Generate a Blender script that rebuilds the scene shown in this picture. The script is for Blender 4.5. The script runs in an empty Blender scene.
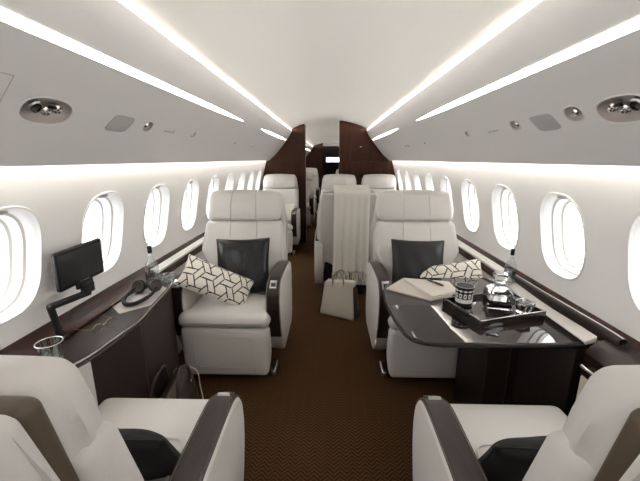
import bpy, bmesh, math, random
from mathutils import Vector, Matrix, Euler
random.seed(7)
PI = math.pi
SC = bpy.context.scene
COL = SC.collection

# ------------------------------------------------------------------ materials
def new_mat(name):
    m = bpy.data.materials.new(name); m.use_nodes = True
    return m, m.node_tree.nodes, m.node_tree.links, m.node_tree.nodes['Principled BSDF']

def mat(name, col, rough=.5, metal=0., coat=0., bump=0., bscale=60., spec=None, sheen=0.):
    m, n, l, b = new_mat(name)
    b.inputs['Base Color'].default_value = (*col, 1)
    b.inputs['Roughness'].default_value = rough
    b.inputs['Metallic'].default_value = metal
    b.inputs['Coat Weight'].default_value = coat
    b.inputs['Coat Roughness'].default_value = .05
    if spec is not None: b.inputs['Specular IOR Level'].default_value = spec
    if sheen: b.inputs['Sheen Weight'].default_value = sheen
    tc = n.new('ShaderNodeTexCoord'); no = n.new('ShaderNodeTexNoise')
    no.inputs['Scale'].default_value = bscale
    l.new(tc.outputs['Object'], no.inputs['Vector'])
    if bump:
        bp = n.new('ShaderNodeBump'); bp.inputs['Strength'].default_value = bump
        bp.inputs['Distance'].default_value = .01
        l.new(no.outputs['Fac'], bp.inputs['Height']); l.new(bp.outputs['Normal'], b.inputs['Normal'])
    else:
        mr = n.new('ShaderNodeMapRange'); mr.inputs['To Min'].default_value = max(0, rough-.03)
        mr.inputs['To Max'].default_value = min(1, rough+.03)
        l.new(no.outputs['Fac'], mr.inputs['Value']); l.new(mr.outputs['Result'], b.inputs['Roughness'])
    return m

def wood(name, c1, c2, scale=2.5, rough=.12, coat=.6, axis=(1, .15, 1), spec=.5):
    m, n, l, b = new_mat(name)
    tc = n.new('ShaderNodeTexCoord'); mp = n.new('ShaderNodeMapping')
    mp.inputs['Scale'].default_value = axis
    no = n.new('ShaderNodeTexNoise'); no.inputs['Scale'].default_value = scale*8
    no.inputs['Detail'].default_value = 6; no.inputs['Distortion'].default_value = 1.5
    cr = n.new('ShaderNodeValToRGB')
    cr.color_ramp.elements[0].position = .35; cr.color_ramp.elements[0].color = (*c1, 1)
    cr.color_ramp.elements[1].position = .7; cr.color_ramp.elements[1].color = (*c2, 1)
    l.new(tc.outputs['Object'], mp.inputs['Vector']); l.new(mp.outputs['Vector'], no.inputs['Vector'])
    l.new(no.outputs['Fac'], cr.inputs['Fac']); l.new(cr.outputs['Color'], b.inputs['Base Color'])
    b.inputs['Roughness'].default_value = rough; b.inputs['Coat Weight'].default_value = coat
    b.inputs['Coat Roughness'].default_value = .04; b.inputs['Specular IOR Level'].default_value = spec
    return m

def emit(name, col, s):
    m, n, l, b = new_mat(name)
    b.inputs['Base Color'].default_value = (.8, .8, .8, 1)
    b.inputs['Emission Color'].default_value = (*col, 1)
    b.inputs['Emission Strength'].default_value = s
    return m

def glass(name, tint=(1, 1, 1), mixf=.12, rough=.02, graz=.7):
    m, n, l, b = new_mat(name)
    n.remove(b)
    out = n['Material Output']
    tr = n.new('ShaderNodeBsdfTransparent'); tr.inputs['Color'].default_value = (*tint, 1)
    gl = n.new('ShaderNodeBsdfGlossy'); gl.inputs['Roughness'].default_value = rough
    lw = n.new('ShaderNodeLayerWeight'); lw.inputs['Blend'].default_value = .5
    fr = n.new('ShaderNodeMath'); fr.operation = 'POWER'; fr.inputs[1].default_value = 4.5
    l.new(lw.outputs['Facing'], fr.inputs[0])
    ad = n.new('ShaderNodeMath'); ad.operation = 'MULTIPLY_ADD'; ad.inputs[1].default_value = graz; ad.inputs[2].default_value = mixf
    mx = n.new('ShaderNodeMixShader')
    l.new(fr.outputs[0], ad.inputs[0]); l.new(ad.outputs[0], mx.inputs['Fac'])
    l.new(tr.outputs[0], mx.inputs[1]); l.new(gl.outputs[0], mx.inputs[2]); l.new(mx.outputs[0], out.inputs['Surface'])
    return m

def crystal(name, tint=(1, 1, 1)):
    m, n, l, b = new_mat(name)
    b.inputs['Base Color'].default_value = (*tint, 1)
    b.inputs['Roughness'].default_value = .02
    b.inputs['IOR'].default_value = 1.48
    b.inputs['Transmission Weight'].default_value = 1
    return m

def carpet_mat():
    m, n, l, b = new_mat('chevron_carpet')
    tc = n.new('ShaderNodeTexCoord'); sx = n.new('ShaderNodeSeparateXYZ')
    l.new(tc.outputs['Object'], sx.inputs[0])
    def M(op, a, bb=None):
        q = n.new('ShaderNodeMath'); q.operation = op
        for i, v in enumerate((a, bb)):
            if v is None: continue
            if isinstance(v, (int, float)): q.inputs[i].default_value = v
            else: l.new(v, q.inputs[i])
        return q.outputs[0]
    tri = M('PINGPONG', sx.outputs['X'], .03)
    ph = M('ADD', sx.outputs['Y'], tri)
    st = M('SINE', M('MULTIPLY', ph, 2*PI/.022))
    fac = M('MULTIPLY_ADD', st, .5); fac.node.inputs[2].default_value = .5
    no = n.new('ShaderNodeTexNoise'); no.inputs['Scale'].default_value = 300
    l.new(tc.outputs['Object'], no.inputs['Vector'])
    f2 = M('ADD', M('MULTIPLY', fac, .6), M('MULTIPLY', no.outputs['Fac'], .4))
    cr = n.new('ShaderNodeValToRGB')
    cr.color_ramp.elements[0].position = .2; cr.color_ramp.elements[0].color = (*CARPET[0], 1)
    cr.color_ramp.elements[1].position = .85; cr.color_ramp.elements[1].color = (*CARPET[1], 1)
    l.new(f2, cr.inputs['Fac']); l.new(cr.outputs['Color'], b.inputs['Base Color'])
    b.inputs['Roughness'].default_value = .95; b.inputs['Specular IOR Level'].default_value = .1
    bp = n.new('ShaderNodeBump'); bp.inputs['Strength'].default_value = .6; bp.inputs['Distance'].default_value = .005
    l.new(f2, bp.inputs['Height']); l.new(bp.outputs['Normal'], b.inputs['Normal'])
    return m

def weave_mat(name, c, rough=.4, scale=90.):
    m, n, l, b = new_mat(name)
    tc = n.new('ShaderNodeTexCoord'); w = n.new('ShaderNodeTexBrick')
    w.inputs['Scale'].default_value = scale; w.inputs['Mortar Size'].default_value = .12
    w.inputs['Color1'].default_value = (1, 1, 1, 1); w.inputs['Color2'].default_value = (.7, .7, .7, 1); w.inputs['Mortar'].default_value = (0, 0, 0, 1)
    mp = n.new('ShaderNodeMapping'); mp.inputs['Rotation'].default_value = (PI/2, 0, PI/4)
    l.new(tc.outputs['Object'], mp.inputs['Vector']); l.new(mp.outputs[0], w.inputs['Vector'])
    bp = n.new('ShaderNodeBump'); bp.inputs['Strength'].default_value = 1.; bp.inputs['Distance'].default_value = .012
    l.new(w.outputs['Color'], bp.inputs['Height']); l.new(bp.outputs['Normal'], b.inputs['Normal'])
    mc = n.new('ShaderNodeMixRGB'); mc.inputs[1].default_value = (c[0]*.4, c[1]*.4, c[2]*.4, 1); mc.inputs[2].default_value = (c[0]*1.8, c[1]*1.8, c[2]*1.8, 1)
    l.new(w.outputs['Color'], mc.inputs[0]); l.new(mc.outputs[0], b.inputs['Base Color'])
    b.inputs['Roughness'].default_value = rough; b.inputs['Specular IOR Level'].default_value = .35
    return m

CARPET = ((.030, .014, .005), (.092, .045, .018))
M = {}
M['leather'] = mat('ivory_leather', (.59, .565, .535), .5, bump=.06, bscale=160)
M['wall'] = mat('wall_vinyl', (.90, .885, .86), .6, bump=.02, bscale=200)
M['ceiling'] = mat('ceiling_fabric', (.90, .88, .85), .8)
M['bin'] = mat('bin_shell', (.72, .705, .685), .42)
M['reveal'] = mat('window_reveal', (.78, .76, .73), .45)
M['rim'] = mat('window_rim', (.85, .83, .8), .35)
M['veneer'] = wood('dark_veneer', (.014, .007, .0055), (.032, .017, .012), rough=.3, coat=.05, spec=.35)
M['burl'] = wood('brown_burl_wood', (.020, .006, .0045), (.045, .013, .008), scale=1.4, rough=.25, coat=0, spec=.25)
M['bulkhead'] = wood('bulkhead_wood', (.030, .0085, .004), (.055, .018, .008), scale=1, rough=.4, coat=0, axis=(1, 1, .15), spec=.2)
M['lacquer'] = mat('black_brown_lacquer', (.014, .009, .008), .04, coat=.5)
M['taupe'] = mat('taupe_leather', (.028, .018, .016), .45, bump=.05, bscale=150, spec=.35)
M['darkside'] = mat('dark_side', (.012, .0075, .006), .45, spec=.3)
M['brown'] = mat('brown_plastic', (.075, .052, .032), .5)
M['chrome'] = mat('polished_chrome', (.75, .73, .70), .12, 1)
M['satin'] = mat('satin_metal', (.5, .49, .47), .3, 1)
M['black'] = mat('black_plastic', (.009, .009, .010), .5, spec=.3)
M['screen'] = mat('dark_screen', (.02, .021, .022), .3)
M['grille'] = mat('grey_grille', (.45, .435, .42), .6)
M['lens'] = mat('black_lens', (.01, .01, .01), .1, coat=1)
M['bowl'] = mat('recess_bowl', (.46, .42, .385), .4)
M['carpet'] = carpet_mat()
M['plainfloor'] = mat('plain_brown', (.09, .05, .03), .9)
M['strip'] = emit('strip_light', (1, .97, .93), 7)
M['cove'] = emit('cove_light', (1, .95, .88), 36)
M['wash'] = emit('wash_light', (1, .95, .89), 10)
M['lamp'] = emit('small_lamp', (1, .95, .85), 12)
M['pane'] = glass('window_pane', (.98, .99, 1), .01, graz=.25)
M['blackcushion'] = weave_mat('black_woven_leather', (.018, .018, .02), .28, 16)
M['greycushion'] = weave_mat('dark_basket_weave', (.030, .028, .026), .4, 18)
M['darkfabric'] = weave_mat('dark_ribbed_fabric', (.012, .009, .007), .7, 60)
M['linen'] = mat('cream_linen', (.72, .68, .60), .85, bump=.15, bscale=400)
M['ink'] = mat('black_pattern', (.02, .018, .016), .8)
M['throw'] = mat('cream_wool', (.76, .72, .65), .9, bump=.25, bscale=250, sheen=.3)
M['baghide'] = mat('beige_bag_leather', (.62, .56, .48), .5, bump=.08, bscale=120)
M['baghandle'] = mat('tan_handle', (.36, .30, .24), .5)
M['bagdark'] = mat('dark_bag_leather', (.030, .019, .013), .35, bump=.1, bscale=120)
M['bagblack'] = mat('bag_gusset', (.03, .02, .016), .5)
M['paper'] = mat('kraft_paper', (.52, .46, .40), .75)
M['papertwo'] = mat('pale_paper', (.56, .50, .44), .7)
M['pen'] = mat('black_pen', (.01, .01, .011), .15, coat=1)
M['clear'] = glass('clear_glass', (.88, .90, .90), .16)
M['crystal'] = crystal('cut_crystal')
M['liquor'] = mat('dark_liquor', (.03, .012, .008), .05, coat=1)
M['label'] = mat('white_label', (.8, .8, .78), .5)
M['brass'] = mat('thin_brass', (.55, .42, .25), .25, 1)
M['greyplace'] = mat('grey_placemat', (.40, .37, .35), .6, bump=.1, bscale=200)

# ------------------------------------------------------------------ helpers
def mesh_obj(name, verts, faces, m, parent=None, smooth=True, mats=None, fidx=None, angle=40):
    me = bpy.data.meshes.new(name)
    me.from_pydata([tuple(v) for v in verts], [], faces)
    for mm in (mats or [m]): me.materials.append(mm)
    if fidx:
        for p, i in zip(me.polygons, fidx): p.material_index = i
    bm = bmesh.new(); bm.from_mesh(me)
    bmesh.ops.recalc_face_normals(bm, faces=bm.faces)
    bm.to_mesh(me); bm.free()
    if smooth:
        for p in me.polygons: p.use_smooth = True
        me.set_sharp_from_angle(angle=math.radians(angle))
    o = bpy.data.objects.new(name, me); COL.objects.link(o)
    if parent: o.parent = parent
    return o

class MB:
    def __init__(s): s.v = []; s.f = []; s.mi = []
    def add(s, vf, mi=0, T=None):
        v, f = vf; k = len(s.v)
        s.v += [(T @ Vector(p)) if T is not None else Vector(p) for p in v]
        s.f += [tuple(i+k for i in q) for q in f]; s.mi += [mi]*len(f)
        return s
    def build(s, name, m, parent=None, smooth=True, mats=None, angle=40):
        return mesh_obj(name, s.v, s.f, m, parent, smooth, mats, s.mi if mats else None, angle)

def soft(sx, sy, sz, r=.02, nx=6, ny=3, nz=6, seams=None, gd=.004, fn=None, puff=0.):
    """rounded box centred at the origin with optional stitched grooves"""
    seams = seams or {}
    H = (sx/2, sy/2, sz/2); r = min(r, min(H)*.98)
    arrs = []
    for a, (h, n) in enumerate(zip(H, (nx, ny, nz))):
        e = [0, .35, .7, 1.]
        lo = [-h + r*t for t in e]; hi = [h - r*t for t in e][::-1]
        mid = [-(h-r) + (2*(h-r))*i/n for i in range(1, n)] if h-r > 1e-4 else []
        arr = lo + mid + hi
        for sv in seams.get(a, []):
            arr = [q for q in arr if abs(q-sv) > .006] + [sv-.004, sv, sv+.004]
        arr = sorted(set(round(q, 6) for q in arr)); arrs.append(arr)
    idx = {}; V = []; F = []
    def vid(p):
        k = tuple(round(q, 5) for q in p)
        if k in idx: return idx[k]
        core = Vector([max(-(H[i]-r), min(H[i]-r, p[i])) for i in range(3)])
        d = Vector(p)-core
        q = core + d.normalized()*r if d.length > 1e-7 else Vector(p)
        nrm = d.normalized() if d.length > 1e-7 else Vector((0, 0, 0))
        if puff:
            u = [1-(p[i]/max(1e-5, H[i]-r))**2 for i in range(3)]
            ax = max(range(3), key=lambda i: abs(nrm[i]))
            w = 1.
            for i in range(3):
                if i != ax: w *= max(0, u[i])**.75
            q = q + nrm*puff*w
        for a, l in seams.items():
            for sv in l:
                if abs(p[a]-sv) < 1e-4: q = q - nrm*gd
        if fn: q = Vector(fn(*q))
        idx[k] = len(V); V.append(q); return idx[k]
    for a in range(3):
        b, c = (a+1) % 3, (a+2) % 3
        for s in (-1, 1):
            for i in range(len(arrs[b])-1):
                for j in range(len(arrs[c])-1):
                    qs = []
                    for (ii, jj) in ((i, j), (i+1, j), (i+1, j+1), (i, j+1)):
                        p = [0, 0, 0]; p[a] = s*H[a]; p[b] = arrs[b][ii]; p[c] = arrs[c][jj]
                        qs.append(vid(p))
                    if s < 0: qs = qs[::-1]
                    if len(set(qs)) >= 3: F.append(tuple(dict.fromkeys(qs)))
    return V, F

def catmull(pts, n=6, closed=False):
    P = [Vector(p) for p in pts]; out = []
    N = len(P)
    rng = range(N) if closed else range(N-1)
    for i in rng:
        g = (lambda k: P[k % N]) if closed else (lambda k: P[max(0, min(N-1, k))])
        p0, p1, p2, p3 = g(i-1), g(i), g(i+1), g(i+2)
        for j in range(n):
            t = j/n
            out.append(.5*((2*p1)+(-p0+p2)*t+(2*p0-5*p1+4*p2-p3)*t*t+(-p0+3*p1-3*p2+p3)*t**3))
    if not closed: out.append(P[-1])
    return out

def tube(pts, r, k=8, closed=False):
    P = [Vector(p) for p in pts]; V = []; F = []; N = len(P)
    up = None
    for i, p in enumerate(P):
        a = P[(i-1) % N] if closed or i else P[i]; b = P[(i+1) % N] if closed or i < N-1 else P[i]
        t = (b-a).normalized() if (b-a).length > 0 else Vector((0, 0, 1))
        if up is None:
            up = Vector((0, 0, 1)) if abs(t.z) < .9 else Vector((1, 0, 0))
        n1 = (up - t*up.dot(t)).normalized(); up = n1; n2 = t.cross(n1)
        rr = r[i] if isinstance(r, (list, tuple)) else r
        for j in range(k):
            an = 2*PI*j/k
            V.append(p + n1*math.cos(an)*rr + n2*math.sin(an)*rr)
    m = N if closed else N-1
    for i in range(m):
        for j in range(k):
            a0 = i*k+j; a1 = i*k+(j+1) % k; b0 = ((i+1) % N)*k+j; b1 = ((i+1) % N)*k+(j+1) % k
            F.append((a0, a1, b1, b0))
    if not closed:
        F.append(tuple(range(k))[::-1]); F.append(tuple((N-1)*k+j for j in range(k)))
    return V, F

def lathe(prof, k=28, c=(0, 0, 0)):
    V = []; F = []
    for (r, z) in prof:
        for j in range(k):
            a = 2*PI*j/k; V.append((c[0]+r*math.cos(a), c[1]+r*math.sin(a), c[2]+z))
    for i in range(len(prof)-1):
        for j in range(k):
            F.append((i*k+j, i*k+(j+1) % k, (i+1)*k+(j+1) % k, (i+1)*k+j))
    F.append(tuple(range(k))[::-1]); F.append(tuple((len(prof)-1)*k+j for j in range(k)))
    return V, F

def bevel_vf(v, f, w, seg=3, ang=30):
    me = bpy.data.meshes.new('tmp'); me.from_pydata([tuple(p) for p in v], [], f)
    bm = bmesh.new(); bm.from_mesh(me)
    bmesh.ops.recalc_face_normals(bm, faces=bm.faces)
    es = [e for e in bm.edges if len(e.link_faces) == 2 and e.calc_face_angle() > math.radians(ang)]
    bmesh.ops.bevel(bm, geom=es, offset=w, segments=seg, affect='EDGES', profile=.6, clamp_overlap=True)
    bm.verts.index_update()
    V = [p.co.copy() for p in bm.verts]; F = [tuple(q.index for q in g.verts) for g in bm.faces]
    bm.free(); bpy.data.meshes.remove(me)
    return V, F

def box(x0, x1, y0, y1, z0, z1, bev=0., seg=2):
    v = [(x, y, z) for x in (x0, x1) for y in (y0, y1) for z in (z0, z1)]
    f = [(0, 1, 3, 2), (4, 6, 7, 5), (0, 4, 5, 1), (2, 3, 7, 6), (0, 2, 6, 4), (1, 5, 7, 3)]
    return bevel_vf(v, f, bev, seg) if bev else (v, f)

def prism(pts, ax, a0, a1, bev=0., seg=3, ang=30):
    """2D polygon extruded along axis ax (0:x with (y,z); 1:y with (x,z); 2:z with (x,y))"""
    def mk(p, a):
        return {0: (a, p[0], p[1]), 1: (p[0], a, p[1]), 2: (p[0], p[1], a)}[ax]
    n = len(pts)
    v = [mk(p, a0) for p in pts] + [mk(p, a1) for p in pts]
    f = [tuple(range(n))[::-1], tuple(range(n, 2*n))] + [(i, (i+1) % n, n+(i+1) % n, n+i) for i in range(n)]
    return bevel_vf(v, f, bev, seg, ang) if bev else (v, f)

def band(path, nrm, w, t):
    """rectangular ribbon: path points, per-point outward normal, width along x"""
    V = []; F = []
    for p, q in zip(path, nrm):
        p = Vector(p); q = Vector(q)
        e = .004
        for (dx, dn) in ((-w/2, 0), (-w/2, t-e), (-w/2+e, t), (w/2-e, t), (w/2, t-e), (w/2, 0)):
            V.append(p + Vector((dx, 0, 0)) + q*dn)
    k = 6
    for i in range(len(path)-1):
        for j in range(k):
            F.append((i*k+j, i*k+(j+1) % k, (i+1)*k+(j+1) % k, (i+1)*k+j))
    F.append(tuple(range(k))[::-1]); F.append(tuple((len(path)-1)*k+j for j in range(k)))
    return V, F

def empty(name, loc, rz=0., rot=None):
    o = bpy.data.objects.new(name, None); COL.objects.link(o)
    o.location = loc; o.rotation_euler = rot or (0, 0, rz); o.empty_display_size = .1
    return o

def tag(o, label=None, cat=None, group=None, kind=None):
    if label: o['label'] = label
    if cat: o['category'] = cat
    if group: o['group'] = group
    if kind: o['kind'] = kind
    return o

def struct(o): o['kind'] = 'structure'; return o

def copy_tree(o, parent=None):
    c = o.copy(); COL.objects.link(c)
    if parent: c.parent = parent
    for ch in list(o.children): copy_tree(ch, c)
    return c

def TR(loc=(0, 0, 0), rot=(0, 0, 0)):
    return Matrix.Translation(loc) @ Euler(rot).to_matrix().to_4x4()

# ------------------------------------------------------------------ cabin shell
H = 1.40                                   # eye height used when laying the cabin out
Y0, Y1 = -1.9, 15.6
W = [(.737, 1.155), (.83, 1.148), (1.03, 1.12), (1.235, 1.07), (1.378, 1.032), (1.46, 1.005)]
def wx(z):
    for (z0, x0), (z1, x1) in zip(W, W[1:]):
        if z <= z1 or (z1, x1) == W[-1]:
            t = (z-z0)/(z1-z0)
            return x0+(x1-x0)*t
def wxs(z):                                # smoothed version
    return (wx(max(.737, z-.04))+wx(z)+wx(min(1.46, z+.04)))/3

struct(mesh_obj('floor', *prism([(-1.12, Y0), (1.12, Y0), (1.12, Y1), (-1.12, Y1)], 2, -.04, 0), M['carpet'], smooth=False))

NWIN = 9
PITCH = .535
WC = [1.08 + PITCH*k for k in range(-4, NWIN)]
A_, B_ = .155, .198                        # half width / half height of a window opening
ZC = 1.04
def sup(a, b, t, n=2.7):
    c, s = math.cos(t), math.sin(t)
    return (a*abs(c)**(2/n)*(1 if c >= 0 else -1), b*abs(s)**(2/n)*(1 if s >= 0 else -1))
def wall(side, name):
    V = []; F = []; idx = {}
    def vid(y, z):
        k = (round(y, 4), round(z, 4))
        if k not in idx:
            idx[k] = len(V); V.append((side*wxs(z), y, z))
        return idx[k]
    zb, zt = .737, 1.46
    for yc in WC:
        N = 64; R = 7
        hole = [sup(A_, B_, 2*PI*i/N) for i in range(N)]
        out = []
        for i in range(N):
            hy, hz = hole[i]
            a = math.atan2(hz, hy)
            hw = PITCH/2; top = zt-ZC; bot = ZC-zb
            c, s = math.cos(a), math.sin(a)
            t = min(hw/abs(c) if abs(c) > 1e-9 else 9, (top/s if s > 1e-9 else (bot/-s if s < -1e-9 else 9)))
            out.append((c*t, s*t))
        # snap corners
        for cy in (-PITCH/2, PITCH/2):
            for cz in (zt-ZC, zb-ZC):
                j = min(range(N), key=lambda q: (out[q][0]-cy)**2+(out[q][1]-cz)**2); out[j] = (cy, cz)
        for r in range(R):
            for i in range(N):
                q = []
                for (rr, ii) in ((r, i), (r, i+1), (r+1, i+1), (r+1, i)):
                    h_ = hole[ii % N]; o_ = out[ii % N]; t = rr/R
                    q.append(vid(yc+h_[0]+(o_[0]-h_[0])*t, ZC+h_[1]+(o_[1]-h_[1])*t))
                F.append(tuple(q))
    # plain wall fore and aft of the windows
    zs = [zb+(zt-zb)*i/10 for i in range(11)]
    for (ya, yb) in ((Y0, WC[0]-PITCH/2), (WC[-1]+PITCH/2, Y1)):
        for z0, z1 in zip(zs, zs[1:]):
            F.append((vid(ya, z0), vid(yb, z0), vid(yb, z1), vid(ya, z1)))
    k = len(V); V += [(side*1.09, Y0, .70), (side*1.09, Y1, .70), (side*1.13, Y0, .2), (side*1.13, Y1, .2), (side*1.10, Y0, 0), (side*1.10, Y1, 0),
                      (side*1.155, Y0, .737), (side*1.155, Y1, .737)]
    F += [(k+6, k+7, k+1, k), (k, k+1, k+3, k+2), (k+2, k+3, k+5, k+4)]
    return struct(mesh_obj(name, V, F, M['wall'], angle=60))
wall(-1, 'wall_left'); wall(1, 'wall_right')

wn = 0
for side in (-1, 1):
    for yc in WC:
        wn += 1
        root = struct(empty('window_%d' % wn, (side*wxs(ZC), yc, ZC)))
        N = 48
        def ring(a, b, off, zsh=0.):
            out = []
            for i in range(N):
                y, z = sup(a, b, 2*PI*i/N)
                x = wxs(ZC+z+zsh)+off-wxs(ZC)
                out.append((side*x, y, z+zsh))
            return out
        def strip(rings):
            V = [p for r in rings for p in r]
            F = [(i*N+j, i*N+(j+1) % N, (i+1)*N+(j+1) % N, (i+1)*N+j) for i in range(len(rings)-1) for j in range(N)]
            return V, F
        mesh_obj('reveal', *strip([ring(A_+.001, B_+.001, .0), ring(A_-.006, B_-.006, .012), ring(A_-.012, B_-.012, .045), ring(A_-.021, B_-.021, .049),
                                   ring(A_-.026, B_-.026, .085), ring(A_-.036, B_-.036, .089), ring(A_-.038, B_-.038, .115)]), M['reveal'], root, angle=30)
        mesh_obj('window_frame', *strip([ring(A_+.010, B_+.010, -.0005), ring(A_+.007, B_+.007, -.005), ring(A_+.001, B_+.001, -.005), ring(A_-.003, B_-.003, .004)]), M['rim'], root)
        V = ring(A_-.037, B_-.037, .108)
        V2 = ring(A_-.037, B_-.037, .111)
        mesh_obj('pane', V+V2, [tuple(range(N)), tuple(range(N, 2*N))[::-1]] + [(i, (i+1) % N, N+(i+1) % N, N+i) for i in range(N)], M['pane'], root, smooth=False)
        zt_ = B_-.012
        xo = wxs(ZC+zt_)-wxs(ZC)
        mb = MB()
        mb.add(box(-.030, .030, -.003, .003, -.014, .014, .002), T=TR((side*(xo+.026), 0, zt_-.001), (PI/2, 0, PI/2)))
        mb.build('shade_pull', M['satin'], root)
        mb = MB(); mb.add(box(-.017, .017, -.002, .002, -.007, .007), T=TR((side*(xo+.026), 0, zt_-.004), (PI/2, 0, PI/2)))
        mb.build('pull_slot', M['black'], root)

# outer reveal baffles let daylight in only through the panes (outside skin)
# ceiling
def zc(x): return H+max(.472, .615-.138*(abs(x)/.605)**2.0)
xs = [-.78+1.56*i/48 for i in range(49)]
V = []; F = []
for y in (Y0, Y1):
    for x in xs: V.append((x, y, zc(x)))
    for x in xs: V.append((x, y, zc(x)+.02))
n_ = len(xs)
for i in range(n_-1):
    F.append((i, i+1, 2*n_+i+1, 2*n_+i)); F.append((n_+i, 3*n_+i, 3*n_+i+1, n_+i+1))
F.append(tuple(list(range(n_))+list(range(2*n_-1, n_-1, -1)))); F.append(tuple(list(range(2*n_, 3*n_))+list(range(4*n_-1, 3*n_-1, -1)))[::-1])
F.append((0, 2*n_, 3*n_, n_)); F.append((n_-1, 2*n_-1, 4*n_-1, 3*n_-1))
struct(mesh_obj('ceiling', V, F, M['ceiling']))

BP = [(.605, .44), (.618, .405), (.64, .37), (.69, .297), (.88, .066), (.985, -.022)]
def bin_poly(s):
    front = [(s*x, H+z) for x, z in BP]
    back = [(s*.985, H-.005), (s*.962, H+.02), (s*.955, H+.10), (s*.78, H+.425), (s*.74, H+.430), (s*.625, H+.432), (s*.614, H+.440)]
    return front+back
def bowl_cutters(s):
    """(y, distance along the sloping face, half length, half height, depth)"""
    return [(1.03, .823, .090, .043, .036), (1.585, .817, .034, .026, .022), (1.217 if s > 0 else 9.9, .814, .040, .029, .024), (2.11, .816, .030, .020, .016)]
SL = Vector((.635, -.772))
def bin_pt(s, y, x):                       # point on the sloping face at given |x|
    z = H+.297+(x-.69)*(-.231/.19)
    return Vector((s*x, y, z))
def bin_frame(s, y, x, off=0.):
    p = bin_pt(s, y, x)
    ex = Vector((0, 1, 0)); ez = Vector((-s*.772, 0, -.635))    # outward (into the cabin)
    ey = ez.cross(ex)
    m = Matrix((ex, ey, ez)).transposed().to_4x4()
    return Matrix.Translation(p+ez*off) @ m
for s, nm in ((-1, 'ceiling_left'), (1, 'ceiling_right')):
    v, f = prism(bin_poly(s), 1, Y0, Y1)
    o = mesh_obj(nm, v, f, M['bin'], smooth=False, mats=[M['bin'], M['bowl']])
    cm = MB()
    for (y, x, a, b, d) in bowl_cutters(s):
        if y > 9: continue
        V = []; F = []; k = 40
        for i in range(1, 10):
            ph = PI*i/10
            for j in range(k):
                ax, by = sup(a, b, 2*PI*j/k, 2.4)
                V.append((ax*math.sin(ph)**.6, by*math.sin(ph)**.6, d*math.cos(ph)))
        n = len(V); V += [(0, 0, d), (0, 0, -d)]
        for i in range(8):
            for j in range(k): F.append((i*k+j, (i+1)*k+j, (i+1)*k+(j+1) % k, i*k+(j+1) % k))
        for j in range(k): F.append((n, j, (j+1) % k)); F.append((n+1, 8*k+(j+1) % k, 8*k+j))
        cm.add((V, F), T=bin_frame(s, y, x, .001))
    cut = cm.build('bin_cutter', M['bowl'])
    mod = o.modifiers.new('recess', 'BOOLEAN'); mod.operation = 'DIFFERENCE'; mod.object = cut; mod.solver = 'EXACT'
    dg = bpy.context.evaluated_depsgraph_get()
    me = bpy.data.meshes.new_from_object(o.evaluated_get(dg))
    o.modifiers.clear(); o.data = me
    for p in me.polygons: p.use_smooth = True
    me.set_sharp_from_angle(angle=math.radians(28))
    bpy.data.objects.remove(cut)
    struct(o)

# light coves: real lit strips tucked behind the bin lip and behind the bin's lower edge
for s, w in ((-1, 'left'), (1, 'right')):
    V, F = box(-.003, .003, Y0+.05, Y1-.05, -.011, .011)
    mb = MB(); mb.add((V, F), T=TR((s*.742, 0, H+.4475), (0, 0, 0)))
    o = mb.build('cove_light', M['cove'], smooth=False)
    tag(o, 'warm glowing cove light strip hidden along the %s upper edge of the ceiling' % w, 'light')
    mb = MB(); mb.add(box(-.004, .004, Y0+.05, Y1-.05, -.012, .012), T=TR((s*.972, 0, H+.045), (0, s*-.6, 0)))
    o = mb.build('wash_light', M['wash'], smooth=False)
    tag(o, 'thin wall-washing light tucked behind the lower edge of the %s overhead panel' % w, 'light')
    # closing board above wall
    struct(mesh_obj('trim_%d' % (1 if s < 0 else 2), *box(min(s*.955, s*1.02), max(s*.955, s*1.02), Y0, Y1, H+.058, H+.07), M['wall'], smooth=False))

def strip_light(s, y0, y1, label, tip0, tip1):
    a = .0125
    pts = []
    L = y1-y0
    tl = min(.8, (y1-y0)*.3)
    def ww(y):
        w = a
        if tip1 and y > y1-tl: w *= max(0.03, 1-((y-(y1-tl))/tl)**2)
        if tip0 and y < y0+tl: w *= max(0.03, 1-(((y0+tl)-y)/tl)**2)
        return w
    ys = [y0+L*i/60 for i in range(61)]
    V = []; F = []
    for y in ys:
        w = ww(y)
        for (e, off) in ((-w, -.004), (-w, .002), (w, .002), (w, -.004)):
            x = .69+SL.x*e
            p = bin_pt(s, y, x) + Vector((-s*.772, 0, -.635))*off
            V.append(p)
    for i in range(60):
        for j in range(4):
            F.append((i*4+j, i*4+(j+1) % 4, (i+1)*4+(j+1) % 4, (i+1)*4+j))
    F.append((3, 2, 1, 0)); F.append(tuple(60*4+j for j in range(4)))
    root = empty('strip_light', (s*.69, (y0+y1)/2, H+.297))
    o = mesh_obj('diffuser', V, F, M['strip'], root, smooth=False)
    o.matrix_parent_inverse = Matrix.Translation(-root.location)
    mb = MB()
    fr = []
    for sg in (-1, 1):
        P = [bin_pt(s, y, .69+SL.x*sg*(ww(y)+.002)) + Vector((-s*.772, 0, -.635))*.001 for y in ys]
        mb.add(tube(P, .0018, 5))
    o = mb.build('rim', M['rim'], root); o.matrix_parent_inverse = Matrix.Translation(-root.location)
    tag(root, label, 'light', 'long strip lights in the overhead panels')
for s, w in ((-1, 'left'), (1, 'right')):
    strip_light(s, -1.6, 2.85, 'long bright tapering strip light in the %s overhead panel, the near one' % w, False, True)
    strip_light(s, 6.2, 12.6, 'strip light in the %s overhead panel of the cabin beyond the doorway' % w, True, True)
    strip_light(s, 3.58, 5.62, 'short bright tapered strip light in the %s overhead panel, just before the wood bulkhead' % w, True, True)

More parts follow.
